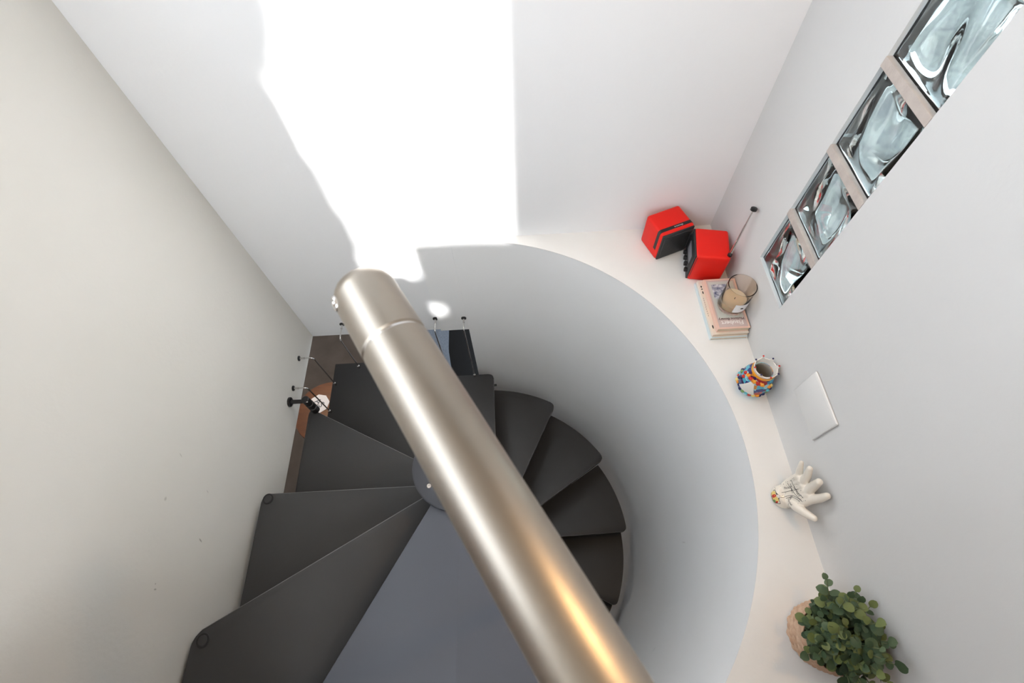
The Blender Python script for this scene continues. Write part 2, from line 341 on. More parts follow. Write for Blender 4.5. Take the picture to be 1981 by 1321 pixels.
# ------------------------------------------------------------------ glass blocks
b = BM(); th = 0.046
for k in range(3): box(b, (XR - 0.0015, GY1, GZ0 + k * 0.2 + 0.1803), (XR + 0.052, GY0, GZ0 + (k + 1) * 0.2))
win = struct('window_1', b, M['mortar'], 'column of four wavy glass blocks with beige mortar joints', 'window')
def glass_block(seed):
    rnd = random.Random(seed); W_, H_ = 0.1853, 0.1803; N = 26
    ph = [rnd.uniform(0, 6.28) for _ in range(8)]
    def wav(u, v, s): return 0.0022 * math.sin(2.6 * u + 1.2 * v + ph[0] + s) + 0.0014 * math.sin(-1.6 * u + 3.0 * v + ph[1] + 2 * s) + 0.0005 * math.sin(4.6 * u + 0.9 * v + ph[2] - s)
    def prof(u, v):
        e = min(u * W_, (1 - u) * W_, v * H_, (1 - v) * H_)
        t = max(0, min(1, (e - 0.004) / 0.013)); return t * t * (3 - 2 * t)
    bm = BM()
    g = [0, 0.022, 0.045, 0.07, 0.095] + [0.095 + 0.81 * k / (N - 1) for k in range(1, N - 1)] + [0.905, 0.93, 0.955, 0.978, 1]
    def shell(x0, x1, ins, flip, dirs):
        sides = []
        for si, xx in enumerate((x0, x1)):
            grid = []
            for u in g:
                row = []
                for v in g:
                    p_ = prof(u, v); d = dirs[si]
                    x = xx + d * (-0.007 * (1 - p_) if not flip else 0.0) + wav(u * 3.1, v * 3.1, si * 1.7 + flip * 2.3) * (p_ if not flip else 1.0)
                    row.append(bm.verts.new((x, -(ins + u * (W_ - 2 * ins)), ins + v * (H_ - 2 * ins))))
                grid.append(row)
            for i in range(len(g) - 1):
                for j in range(len(g) - 1):
                    q = (grid[i][j], grid[i + 1][j], grid[i + 1][j + 1], grid[i][j + 1])
                    bm.faces.new(q if (si == 0) != flip else q[::-1])
            n = len(g) - 1
            sides.append([grid[i][0] for i in range(n)] + [grid[n][j] for j in range(n)] + [grid[i][n] for i in range(n, 0, -1)] + [grid[0][j] for j in range(n, 0, -1)])
        a, c = sides; n = len(a)
        for i in range(n):
            q = (a[i], c[i], c[(i + 1) % n], a[(i + 1) % n])
            bm.faces.new(q if not flip else q[::-1])
    shell(0, th, 0.0, False, (-1, 1)); shell(0.009, th - 0.009, 0.008, True, (-1, 1))
    me = bpy.data.meshes.new('glass_block')
    # outward normals on the outer shell, inward on the cavity: check the sign of the front face
    bm.normal_update()
    ff = min(bm.faces, key=lambda f: f.calc_center_median().x)
    if ff.normal.x > 0: bmesh.ops.reverse_faces(bm, faces=bm.faces)
    bm.to_mesh(me); bm.free(); return me
for k in range(4):
    o = link('glass_block', glass_block(40 + k), M['block_glass'], win, None, True, 50)
    o.location = (XR + 0.004, GY0, GZ0 + 0.2 * k)

# ------------------------------------------------------------------ spiral staircase
QX, QY, OF = 0.83, -0.82, 0.0237
st = thing('spiral_staircase', 'dark grey painted steel spiral staircase winding down around its column', 'staircase', (CX, CY, ZF))
SO = (CX, CY, ZF)
def nrm(th_): return (-math.sin(R(th_)), math.cos(R(th_)))
def tread_poly(th_, rlim, xmin=None, ymax=None, span=30.0, ov=0.03):
    p = [(CX + rlim * math.cos(R(k)), CY + rlim * math.sin(R(k))) for k in range(0, 360, 3)] if rlim > 0.8 else \
        [(CX + rlim * math.cos(R(k * 1.5)), CY + rlim * math.sin(R(k * 1.5))) for k in range(240)]
    n = nrm(th_); p = clip(p, n, n[0] * QX + n[1] * QY - OF)
    n = nrm(th_ + span); p = clip(p, (-n[0], -n[1]), -(n[0] * QX + n[1] * QY - OF + ov))
    if xmin is not None: p = clip(p, (1, 0), xmin)
    if ymax is not None: p = clip(p, (0, -1), -ymax)
    return dedupe(p)
TR = [(208.6, 0.405, 1.6, 0.014, None, (0.01, -1.24)), (180.1, 0.2, 1.6, 0.022, None, (0.02, -0.80)), (152.1, 0.0, 1.6, 0.047, None, (0.047, -0.38)),
      (121.5, -0.2, 1.6, 0.047, -0.053, None), (90.0, -0.4, 1.6, None, -0.060, (0.83, -0.06)), (62.4, -0.6, 0.775, None, None, (1.19, -0.19)),
      (32.3, -0.8, 0.775, None, None, (1.46, -0.46)), (1.5, -1.0, 0.775, None, None, (1.56, -0.83)), (-28.5, -1.2, 0.775, None, None, (1.45, -1.21)),
      (-58.5, -1.4, 0.775, None, None, None), (-88.5, -1.6, 0.775, None, None, None), (-118.5, -1.8, 0.775, None, None, None), (-148.5, -2.0, 0.775, None, None, None)]
treads = []
for th_, z, rl, xm, ym, near in TR:
    p = tread_poly(th_, rl, xm, ym)
    if near: p = dedupe(fillet(p, near, 0.030))
    b = prism(BM(), p, z - 0.040, z, bev=0.0022)
    treads.append(obj('tread', b, M['tread'], st, off=SO, smooth=True, angle=35))
    n_ = nrm(th_); d_ = Vector((math.cos(R(th_)), math.sin(R(th_)), 0)); q_ = Vector((QX - n_[0] * OF, QY - n_[1] * OF, z - 0.0014))
    far = max(((x - q_.x) * d_.x + (y - q_.y) * d_.y) for x, y in p if abs((x - q_.x) * n_[0] + (y - q_.y) * n_[1]) < 0.002)
    obj('nosing', tube(BM(), [q_ + d_ * 0.10, q_ + d_ * (far - 0.004)], 0.0017, 8), M['nosing'], treads[-1], off=SO, smooth=True)
for i, (px, py) in ((0, (0.0455, -1.252)), (1, (0.0455, -0.815))):
    z = TR[i][1]; b = BM(); lathe(b, [(0.0, 0.0018), (0.003, 0.0018), (0.0032, 0.0008), (0.013, 0.0008), (0.0135, 0.002), (0.0185, 0.002), (0.0195, 0.001), (0.0195, -0.004)], 28)
    bmesh.ops.translate(b, verts=b.verts, vec=(px, py, z))
    o = obj('corner_plug', b, M['black'], treads[i], off=SO, smooth=True, angle=30)
    b = BM(); lathe(b, [(0.0, 0.0026), (0.0125, 0.0026), (0.0130, 0.0020), (0.0130, 0.0)], 28); bmesh.ops.translate(b, verts=b.verts, vec=(px, py, z)); obj('plug_insert', b, M['tread'], treads[i], off=SO, smooth=True, angle=30)
# landing wedge beside the guard rail
p = [(CX + 0.835 * math.cos(R(k)), CY + 0.835 * math.sin(R(k))) for k in range(0, 360, 2)]
n = nrm(238.6); pl_n = n
p = [(-0.0, 0.2), (-0.0, CY - RW - 0.02), (CX, CY - RW - 0.02)] + [(CX + (RW - 0.004) * math.cos(R(a)), CY + (RW - 0.004) * math.sin(R(a))) for a in range(-90, 0, 2)] + [(1.6, 0.2)]
p = [(max(x, 0.006), y) for x, y in p]
p = clip(p, n, n[0] * QX + n[1] * QY - OF)
n3 = nrm(300.0); p = clip(p, (-n3[0], -n3[1]), -(n3[0] * CX + n3[1] * CY) - 0.035)
landing = obj('landing', prism(BM(), dedupe(p), 0.56, 0.60, bev=0.0022), M['landing'], st, off=SO, smooth=True, angle=35)
b = BM(); lathe(b, [(0.075, ZF), (0.075, 0.60)], 40, (CX, CY)); obj('center_column', b, M['tread'], st, off=SO, smooth=True, angle=40)
for i, (th_, z, *_r) in enumerate(TR):
    b = BM(); lathe(b, [(0.076, z - 0.045), (0.105, z - 0.045), (0.105, z - 0.17), (0.076, z - 0.17)], 36, (CX, CY))
    obj('spacer', b, M['tread'], st, off=SO, smooth=True, angle=40)
b = BM(); lathe(b, [(0.0, 0.6165), (0.121, 0.6165), (0.126, 0.6125), (0.126, 0.6015), (0.10, 0.6015)], 64, (CX, CY)); capo = obj('column_cap', b, mat('slate_painted_steel', (0.044, 0.046, 0.055), 0.4), st, off=SO, smooth=True, angle=40)
capo['label'] = 'round blue-grey cap plate on top of the column'
b = BM(); lathe(b, [(0.0, 0.6195), (0.003, 0.6195), (0.004, 0.6215), (0.0062, 0.6215), (0.0075, 0.6195), (0.0075, 0.6165)], 20, (0.721, -0.900)); obj('screw', b, M['steel'], capo, off=SO, smooth=True, angle=40)
# steel hook rods between the walls and the treads
def hook(wall_pt, nrm_, out, ztop, zbot, ti):
    w = Vector(wall_pt); d = Vector(nrm_); e = w + d * out; r = 0.016
    pts = [w + d * 0.004, w + d * (out - r)]
    for k in range(1, 7):
        a = k / 6 * math.pi / 2; pts.append(w + d * (out - r + r * math.sin(a)) + Vector((0, 0, -r * (1 - math.cos(a)))))
    pts.append(Vector((e.x, e.y, zbot)))
    rod = obj('hook_rod', tube(BM(), pts, 0.0030, 10), M['steel'], st, off=SO, smooth=True, angle=60)
    obj('wall_disc', tube(BM(), [w, w + d * 0.004, w + d * 0.005], [0.012, 0.012, 0.010], 20), M['black'], rod, off=SO, smooth=True, angle=30)
    obj('sleeve', tube(BM(), [w + d * 0.004, w + d * 0.026], 0.0046, 14), M['steel'], rod, off=SO, smooth=True, angle=30)
    obj('ferrule', tube(BM(), [(e.x, e.y, zbot + 0.024), (e.x, e.y, zbot + 0.022), (e.x, e.y, zbot)], [0.004, 0.0058, 0.0058], 14), M['steel'], rod, off=SO, smooth=True, angle=30)
hook((0, -0.172, 0.094), (1, 0, 0), 0.066, 0.094, -0.2, 3)
hook((0, -0.319, 0.092), (1, 0, 0), 0.062, 0.092, -0.2, 3)
hook((0.176, 0, 0.095), (0, -1, 0), 0.082, 0.095, -0.2, 3)
hook((0.616, 0, 0.099), (0, -1, 0), 0.070, 0.099, -0.4, 4)
hook((0.750, -0.0085, 0.103), (0, -1, 0), 0.061, 0.103, -0.4, 4)
# black bolted bracket that ties the winder tread to the left wall
b = BM(); tube(b, [(0, -0.387, 0.1), (0.007, -0.387, 0.1), (0.009, -0.387, 0.1)], [0.021, 0.021, 0.018], 28); tube(b, [(0.008, -0.387, 0.1), (0.075, -0.387, 0.1)], 0.009, 18)
br = obj('wall_bracket', b, M['black'], st, off=SO, smooth=True, angle=30)
b = BM(); lathe(b, [(0, 0.122), (0.013, 0.122), (0.0165, 0.119), (0.0165, 0.086), (0.0145, 0.085), (0.0145, 0.075), (0.0175, 0.073), (0.0175, 0.045), (0.0150, 0.043), (0.0150, 0.038), (0.018, 0.036), (0.018, 0.0)], 28, (0.076, -0.387))
bs = obj('bracket_post', b, M['black'], br, off=SO, smooth=True, angle=30)
for a in (-0.5, 0.9):
    b = BM(); sphere(b, (0.076 + 0.0165 * math.cos(a) * 0.8, -0.387 - 0.012, 0.118), 0.0028, 8); obj('bolt', b, M['steel'], br, off=SO, smooth=True)
b = BM(); tube(b, [(0.842, -0.115, -0.43), (0.868, -0.115, -0.43)], 0.006, 12); obj('bolt', b, M['black'], treads[4], off=SO, smooth=True, angle=30)
b = BM(); lathe(b, [(0, -1.196), (0.010, -1.196), (0.013, -1.198), (0.013, -1.202)], 18, (1.425, -1.205)); obj('corner_plug', b, M['dark_panel'], treads[8], off=SO, smooth=True, angle=30)

# ------------------------------------------------------------------ guard rail
RR = 0.0242; A0 = Vector((0.868, -1.0, 1.708)); AD = Vector((0.5, -0.8660, 0.0))   # from the capped end towards the viewer
T_SEAM = 0.073; T_TIP = 0.006
hr = thing('handrail', 'thick brushed stainless steel guard rail with a rounded end cap above the stairwell', 'handrail', A0 + AD * 1.2 + Vector((0, 0, 0.60 - 1.708)))
def rail_part(name, bm, parent, m, t0):
    o = obj(name, bm, m, parent, smooth=True, angle=40); return o
q = AD.to_track_quat('Z', 'Y')
railm = Matrix.Translation(A0 - hr.location) @ q.to_matrix().to_4x4()
b = BM(); lathe(b, [(0.0, T_SEAM + 0.001), (RR - 0.0022, T_SEAM + 0.0006), (RR, T_SEAM + 0.0026), (RR, T_SEAM + 0.3), (RR, 2.9), (0, 2.9)], 96)
o = obj('rail_tube', b, M['brushed'], hr, smooth=True, angle=40); o.matrix_local = railm
prof = [(0.0, T_TIP)]; rf = 0.0190
for k in range(0, 13):
    a = k / 12 * math.pi / 2; prof.append((RR - rf + rf * math.sin(a), T_TIP + rf - rf * math.cos(a)))
prof += [(RR, T_SEAM - 0.0014), (RR - 0.0014, T_SEAM), (0, T_SEAM)]
b = BM(); lathe(b, prof, 96); o = obj('end_cap', b, M['brushed'], hr, smooth=True, angle=40); o.matrix_local = railm; capr = o
b = BM(); lathe(b, [(0, T_SEAM - 0.003), (RR - 0.0014, T_SEAM - 0.003), (RR - 0.0014, T_SEAM + 0.004), (0, T_SEAM + 0.004)], 64); o = obj('joint_ring', b, M['steel'], hr, smooth=True, angle=40); o.matrix_local = railm
# grub screw on the flank of the cap
sd = Vector((-0.8660, -0.5, 0)); sd = (sd * 0.97 + Vector((0, 0, 0.34))).normalized()
sp = A0 + AD * (T_TIP + 0.0175) - hr.location
b = BM(); mm = Matrix.Translation(sp + sd * (RR - 0.0016)) @ sd.to_track_quat('Z', 'Y').to_matrix().to_4x4()
lathe(b, [(0, 0.0002), (0.0030, 0.0002), (0.0035, 0.0018), (0.0052, 0.0022), (0.0060, 0.0012), (0.0060, -0.001)], 24); b.transform(mm)
obj('grub_screw', b, M['steel'], hr, smooth=True, angle=40)
for t in (0.22, 1.2, 2.4):
    pp = A0 + AD * t
    b = BM(); tube(b, [(pp.x, pp.y, 0.60), (pp.x, pp.y, 1.70)], 0.016, 24); tube(b, [(pp.x, pp.y, 0.60), (pp.x, pp.y, 0.606)], 0.034, 28)
    obj('post', b, M['steel'], hr, off=hr.location, smooth=True, angle=40)

# ------------------------------------------------------------------ red hinged radio
def rounded_cube(w, d, h, r=0.010): return box(BM(), (0, 0, 0), (w, d, h), r, 4)
ra = thing('radio', 'red hinged cube radio standing open in the corner of the ledge', 'radio', (1.610, -0.115, ZL))
def place(bm, org, ang):
    bm.transform(Matrix.Translation(Vector((org[0], org[1], 0)) - Vector((1.610, -0.115, 0))) @ Matrix.Rotation(R(ang), 4, 'Z')); return bm
# speaker half: local x along its face (width), y to the rear
w, d, h = 0.128, 0.104, 0.124; og, an = (1.497, -0.150), 20.0
sb = obj('speaker_cube', place(rounded_cube(w, d, h), og, an), M['red'], ra, smooth=True, angle=40)
b = BM(); box(b, (0.003, -0.0035, 0.003), (w - 0.003, 0.004, h - 0.003), 0.003, 3); sf = obj('speaker_front', place(b, og, an), M['dark_panel'], ra, smooth=True, angle=40)
b = BM(); box(b, (0.010, -0.0050, 0.010), (w - 0.010, -0.002, h - 0.016), 0.001, 1); obj('speaker_grille', place(b, og, an), M['grille'], sf, smooth=True, angle=30)
b = BM()
for i in range(17):
    for j in range(13):
        x = 0.014 + i * 0.0062; z = 0.014 + j * 0.0074
        box(b, (x, -0.0057, z), (x + 0.0036, -0.0049, z + 0.0042))
o = obj('grille_perforation', place(b, og, an), M['black'], sf); o['kind'] = 'stuff'
b = BM(); box(b, (0.012, -0.0056, h - 0.0125), (w - 0.012, -0.003, h - 0.0110)); obj('chrome_strip', place(b, og, an), M['steel'], sf)
# black band over the top and down the side
b = BM(); yb0, yb1 = 0.014, 0.027; pr = [(-0.0006, 0.040)]
rr = 0.010
for k in range(7):
    a = k / 6 * math.pi / 2; pr.append((-0.0006 + rr - rr * math.cos(a), h - rr + rr * math.sin(a) + 0.0006))
pr += [(w - rr, h + 0.0006)]
for k in range(1, 7):
    a = k / 6 * math.pi / 2; pr.append((w - rr + rr * math.sin(a) + 0.0006, h - rr + rr * math.cos(a) + 0.0006))
pr.append((w + 0.0006, 0.06))
rows = [[b.verts.new((x + (0.002 if s else 0) * 0, yb1 if s else yb0, z)) for x, z in pr] for s in (0, 1)]
for i in range(len(pr) - 1): b.faces.new((rows[0][i], rows[0][i + 1], rows[1][i + 1], rows[1][i]))
ret = bmesh.ops.extrude_face_region(b, geom=b.faces[:]); ev = [v for v in ret['geom'] if isinstance(v, bmesh.types.BMVert)]
cxm, czm = w / 2, h / 2
for v in ev: v.co.x += (cxm - v.co.x) * 0.02; v.co.z += (czm - v.co.z) * 0.02
bandp = obj('band', place(b, og, an), M['black'], sb, smooth=True, angle=40)
b = add_mesh(BM(), text_mesh('brionvega', 0.0085, 0.0002), Matrix.Translation((w * 0.58, (yb0 + yb1) / 2, h + 0.0009))); obj('lettering', place(b, og, an), M['silver'], bandp)
# tuner half: open face on its left side (local y axis), body to +x
w2, d2, h2 = 0.110, 0.128, 0.124; og2, an2 = (1.588, -0.243), -11.0
tb = obj('tuner_cube', place(rounded_cube(w2, d2, h2), og2, an2), M['red'], ra, smooth=True, angle=40)
b = BM(); box(b, (-0.0035, 0.003, 0.003), (0.004, d2 - 0.003, h2 - 0.003), 0.003, 3); tf = obj('tuner_front', place(b, og2, an2), M['dark_panel'], ra, smooth=True, angle=40)
b = BM(); box(b, (-0.005, 0.030, 0.050), (-0.003, 0.098, 0.090), 0.0008, 1); obj('tuning_dial', place(b, og2, an2), mat('grey_dial', (0.22, 0.22, 0.25), 0.3), tf)
for ky in (0.024, 0.050, 0.076, 0.102):
    b = BM(); tube(b, [(-0.003, ky, 0.026), (-0.012, ky, 0.026), (-0.013, ky, 0.026)], [0.008, 0.008, 0.0065], 20); obj('knob', place(b, og2, an2), M['black'], tf, smooth=True, angle=40)
b = BM(); tube(b, [(-0.006, d2 - 0.004, 0.03), (-0.006, d2 - 0.004, 0.095)], 0.004, 12); obj('hinge', place(b, og2, an2), M['black'], ra, smooth=True, angle=40)
b = BM(); box(b, (0.004, -0.0008, 0.02), (0.0055, 0.0005, h2 - 0.006)); obj('side_seam', place(b, og2, an2), M['dark_panel'], tb)
a0 = Vector((1.694, -0.246, 0.124)) - Vector((1.610, -0.115, 0)); a1 = Vector((1.7170, -0.2100, 0.290)) - Vector((1.610, -0.115, 0))
b = BM(); lathe(b, [(0, 0.010), (0.005, 0.010), (0.007, 0.007), (0.007, -0.001)], 20, (a0.x, a0.y)); bmesh.ops.translate(b, verts=b.verts, vec=(0, 0, a0.z)); obj('aerial_base', b, M['black'], ra, smooth=True, angle=40)
b = BM()
L3 = [a0 + (a1 - a0) * t for t in (0, 0.34, 0.341, 0.68, 0.681, 1.0)]; tube(b, L3, [0.0040, 0.0040, 0.0032, 0.0032, 0.0025, 0.0025], 12)
ae = obj('aerial', b, M['steel'], ra, smooth=True, angle=40)
b = BM(); dd = (a1 - a0).normalized(); tube(b, [a1 - dd * 0.004, a1 - dd * 0.003, a1 + dd * 0.004, a1 + dd * 0.006], [0.007, 0.0098, 0.0098, 0.007], 20); obj('aerial_tip', b, M['black'], ae, smooth=True, angle=40)

# ------------------------------------------------------------------ three paperbacks and the candle on them
def book(name, label, x0, x1, y0, y1, z0, th_, cover):
    t = thing(name, label, 'book', ((x0 + x1) / 2, (y0 + y1) / 2, z0), 0, 'paperbacks stacked on the ledge'); hx, hy = (x1 - x0) / 2, (y1 - y0) / 2; c = 0.0012
    obj('cover', box(BM(), (-hx, -hy, th_ - c), (hx, hy, th_), 0.0004, 1), cover, t)
    obj('back_cover', box(BM(), (-hx, -hy, 0), (hx, hy, c), 0.0004, 1), cover, t)
    obj('spine', box(BM(), (-hx, -hy, c), (-hx + c, hy, th_ - c)), cover, t)
    obj('page_block', box(BM(), (-hx + c, -hy + 0.0015, c), (hx - 0.0015, hy - 0.0015, th_ - c)), M['pages'], t)
    return t
z = ZL
bk1 = book('paperback_book', 'pale blue paperback at the bottom of the stack under the candle', 1.610, 1.728, -0.487, -0.266, z, 0.012, M['blue_cover']); z += 0.012
bk2 = book('paperback_book', 'cream paperback with black marks in the middle of the stack', 1.6145, 1.7285, -0.482, -0.268, z, 0.015, M['cream_cover']); z += 0.015
bk3 = book('paperback_book', 'peach-bordered paperback with a blue picture on top of the stack under the candle', 1.6255, 1.7275, -0.474, -0.280, z, 0.019, M['pink_cover'])
# printing on the top cover (its head points towards the viewer)
hx, hy, th3 = 0.051, 0.097, 0.019
cvr = [c for c in bk3.children if c.name.startswith('cover')][0]
obj('cover_panel', box(BM(), (-hx + 0.006, -hy + 0.006, th3), (hx - 0.006, hy - 0.006, th3 + 0.0002)), M['rose_panel'], cvr)
obj('cover_panel', box(BM(), (-hx + 0.011, -hy + 0.040, th3 + 0.0002), (hx - 0.011, hy - 0.012, th3 + 0.0004)), M['sage_panel'], cvr)
obj('cover_picture', box(BM(), (-hx + 0.019, 0.018, th3 + 0.0004), (hx - 0.028, 0.074, th3 + 0.0006)), M['picture'], cvr)
rz = Matrix.Rotation(math.pi, 4, 'Z')
b = add_mesh(BM(), text_mesh('Flaubert', 0.021, 0.0001), Matrix.Translation((0, -hy + 0.022, th3 + 0.0004)) @ rz); obj('lettering', b, M['white_print'], cvr)
b = add_mesh(BM(), text_mesh('Madame Bovary', 0.0125, 0.0001), Matrix.Translation((0, -hy + 0.036, th3 + 0.0006)) @ rz); obj('lettering', b, M['black_print'], cvr)
# marks on the visible margin of the middle cover
cv2 = [c for c in bk2.children if c.name.startswith('cover')][0]; xo = -0.057 + 0.006; zt = 0.015
for yy, ll, ww in ((0.080, 0.007, 0.004), (0.070, 0.004, 0.005), (0.056, 0.010, 0.0035), (-0.078, 0.012, 0.0035)):
    obj('printed_mark', sphere(BM(), (xo, yy, zt), 1.0, 10, (ww / 1.6, ll / 1.6, 0.0004)), M['black_print'], cv2)
b = BM()
for k in range(9): box(b, (-0.0555, 0.030 - k * 0.0085, zt), (-0.0545, 0.035 - k * 0.0085, zt + 0.0002))
obj('printed_line', b, M['black_print'], cv2)
zc = z + 0.0195
cd = thing('scented_candle', 'smoked brown glass jar candle with a white label on the books', 'candle', (1.6870, -0.387, zc))
hc, rcn = 0.108, 0.0432
b = BM(); lathe(b, [(0, 0), (rcn - 0.004, 0), (rcn - 0.001, 0.002), (rcn, 0.005), (rcn, hc - 0.001), (rcn - 0.0014, hc), (rcn - 0.0028, hc - 0.001), (rcn - 0.003, 0.016), (rcn - 0.005, 0.013), (0, 0.012)], 64)
obj('glass_jar', b, M['smoked'], cd, smooth=True, angle=50)
b = BM(); lathe(b, [(0, 0.0128), (rcn - 0.0045, 0.0138), (rcn - 0.0036, 0.018), (rcn - 0.0036, 0.036), (rcn - 0.006, 0.035), (0, 0.0345)], 48); obj('wax', b, M['wax'], cd, smooth=True, angle=50)
b = BM(); tube(b, [(0, 0, 0.034), (0.0004, 0, 0.043)], 0.0009, 8); obj('wick', b, M['black_print'], cd, smooth=True)
def wrap(bm, r, a0, a1, z0, z1, n=10):
    for k in range(n):
        q = [(a0 + (a1 - a0) * (k + i) / n, zz) for i, zz in ((0, z0), (1, z0), (1, z1), (0, z1))]
        bm.faces.new([bm.verts.new((r * math.cos(R(a)), r * math.sin(R(a)), zz)) for a, zz in q])
    bmesh.ops.remove_doubles(bm, verts=bm.verts, dist=1e-6); return bm
lb = obj('label', wrap(BM(), rcn + 0.0003, 250, 312, 0.022, 0.062), M['white_label'], cd, smooth=True)
b = BM(); sphere(b, ((rcn + 0.0005) * math.cos(R(281)), (rcn + 0.0005) * math.sin(R(281)), 0.043), 1.0, 10, (0.0055, 0.0008, 0.0035)); obj('label_mark', b, M['black_print'], lb)

# ------------------------------------------------------------------ painted ceramic head vase with a crown rim
va = thing('ceramic_vase', 'multicoloured painted ceramic vase with a pointed crown rim beside the books', 'vase', (1.6865, -0.655, ZL))
b = BM(); lathe(b, [(0, 0), (0.028, 0), (0.032, 0.004), (0.037, 0.018), (0.0415, 0.038), (0.0425, 0.055), (0.040, 0.075), (0.034, 0.092), (0.0275, 0.100), (0.0275, 0.104), (0.024, 0.104), (0.024, 0.100), (0.033, 0.075), (0.036, 0.05), (0.03, 0.012), (0, 0.010)], 40)
vb = obj('body', b, M['majolica'], va, smooth=True, angle=60)
b = BM(); lathe(b, [(0.0238, 0.1045), (0.0238, 0.100), (0.0325, 0.075), (0.0355, 0.05), (0.0295, 0.013), (0, 0.0108)], 40); obj('inner_wall', b, M['clay'], va, smooth=True, angle=60)
def crown(r, z, a, i):
    if i in (2, 3): return r + 0.002 * max(0, math.cos(8 * a)), z + 0.007 * max(0, math.cos(8 * a)) ** 1.5
    return r, z
b = BM(); lathe(b, [(0.0265, 0.098), (0.0285, 0.108), (0.0305, 0.121), (0.0280, 0.121), (0.0262, 0.108), (0.0245, 0.098)], 96, fn=crown, close=True)
cr_ = obj('crown_rim', b, M['white_glaze'], va, smooth=True, angle=60)
b = BM(); lathe(b, [(0.0292, 0.101), (0.0312, 0.104), (0.0315, 0.110), (0.0302, 0.113), (0.028, 0.110), (0.0275, 0.102)], 48, close=True); obj('crown_band', b, M['orange'], va, smooth=True, angle=60); va.scale = (1.05, 1.05, 1.06)
for k in range(8):
    a = 2 * math.pi * k / 8; b = BM(); sphere(b, (0.0322 * math.cos(a), 0.0322 * math.sin(a), 0.129), 0.0026, 10); obj('crown_bead', b, M['red_glaze'] if k % 2 == 0 else M['navy_glaze'], cr_, smooth=True)
fa = R(222)                                # the decorated side faces the stairwell and the viewer
def on_body(a, z):
    pr_ = [(0.028, 0.0), (0.037, 0.018), (0.0415, 0.038), (0.0425, 0.055), (0.040, 0.075), (0.034, 0.092), (0.0275, 0.100)]
    for (r0, z0), (r1, z1) in zip(pr_, pr_[1:]):
        if z0 <= z <= z1: r = r0 + (r1 - r0) * (z - z0) / (z1 - z0); break
    return Vector((r * math.cos(a), r * math.sin(a), z))
for k in range(-2, 3):                     # row of orange blossoms below the crown
    c = on_body(fa + k * 0.30, 0.089); b = BM(); sphere(b, c, 0.0052, 12)
    for j in range(5):
        g_ = 2 * math.pi * j / 5; tang = Vector((-math.sin(fa), math.cos(fa), 0)); sphere(b, c + tang * 0.005 * math.cos(g_) + Vector((0, 0, 0.005 * math.sin(g_))), 0.0032, 8)
    obj('blossom', b, M['orange'] if k % 2 == 0 else M['red_glaze'], vb, smooth=True)
b = BM(); N_ = 8                           # white triangular bib in relief
rows = []
for i in range(N_ + 1):
    z = 0.083 - 0.050 * (1 - abs(1 - 2 * 0.5)) * i / N_; half = 0.62 * (0.25 + 0.75 * i / N_)
    rows.append([b.verts.new(on_body(fa + half * (j / 4 - 1), z + (0.004 * (abs(j / 4 - 1)) if i == N_ else 0)) * 1.0 + Vector((math.cos(fa), math.sin(fa), 0)) * 0.0022) for j in range(9)])
for i in range(N_):
    for j in range(8): b.faces.new((rows[i][j], rows[i][j + 1], rows[i + 1][j + 1], rows[i + 1][j]))
ret = bmesh.ops.extrude_face_region(b, geom=b.faces[:]); bmesh.ops.translate(b, verts=[v for v in ret['geom'] if isinstance(v, bmesh.types.BMVert)], vec=(-0.004 * math.cos(fa), -0.004 * math.sin(fa), 0))
obj('white_bib', b, M['white_glaze'], vb, smooth=True, angle=60)
gl = [M['teal_glaze'], M['navy_glaze'], M['orange'], M['red_glaze'], M['green_glaze'], M['navy_glaze'], M['yellow_glaze']]
for k in range(14):                        # garland of glazed fruit around the belly
    a = fa + (k - 6.5) * 0.24; c = on_body(a, 0.030 + 0.004 * math.sin(k * 2.1)); b = BM(); sphere(b, c, random.Random(k).uniform(0.0045, 0.0072), 10); obj('fruit', b, gl[(k * 3) % 7], vb, smooth=True)
for k in range(10):
    a = fa + random.Random(50 + k).uniform(-1.5, 1.5); c = on_body(a, random.Random(80 + k).uniform(0.06, 0.085)); b = BM()
    if abs(a - fa) < 0.75: a = fa + (0.95 if k % 2 else -0.95) + 0.1 * k % 0.4; c = on_body(a, 0.05 + 0.004 * k)
    sphere(b, c, 0.0055, 10); obj('leaf_relief', b, gl[(k * 2 + 1) % 7], vb, smooth=True)

# ------------------------------------------------------------------ blank plate on the right wall
b = BM(); box(b, (-0.0065, -0.0705, -0.059), (0.0, 0.0705, 0.059), 0.004, 4)
pt = thing('wall_plate', 'blank white rectangular plate fixed low on the right wall', 'wall plate', (XR, -0.8055, 0.841))
obj('cover', b, M['plate'], pt, smooth=True, angle=40)
b = BM(); box(b, (-0.0070, -0.066, -0.0545), (-0.006, 0.066, 0.0545), 0.0005, 2); obj('inner_panel', b, M['plate'], pt, smooth=True, angle=40)

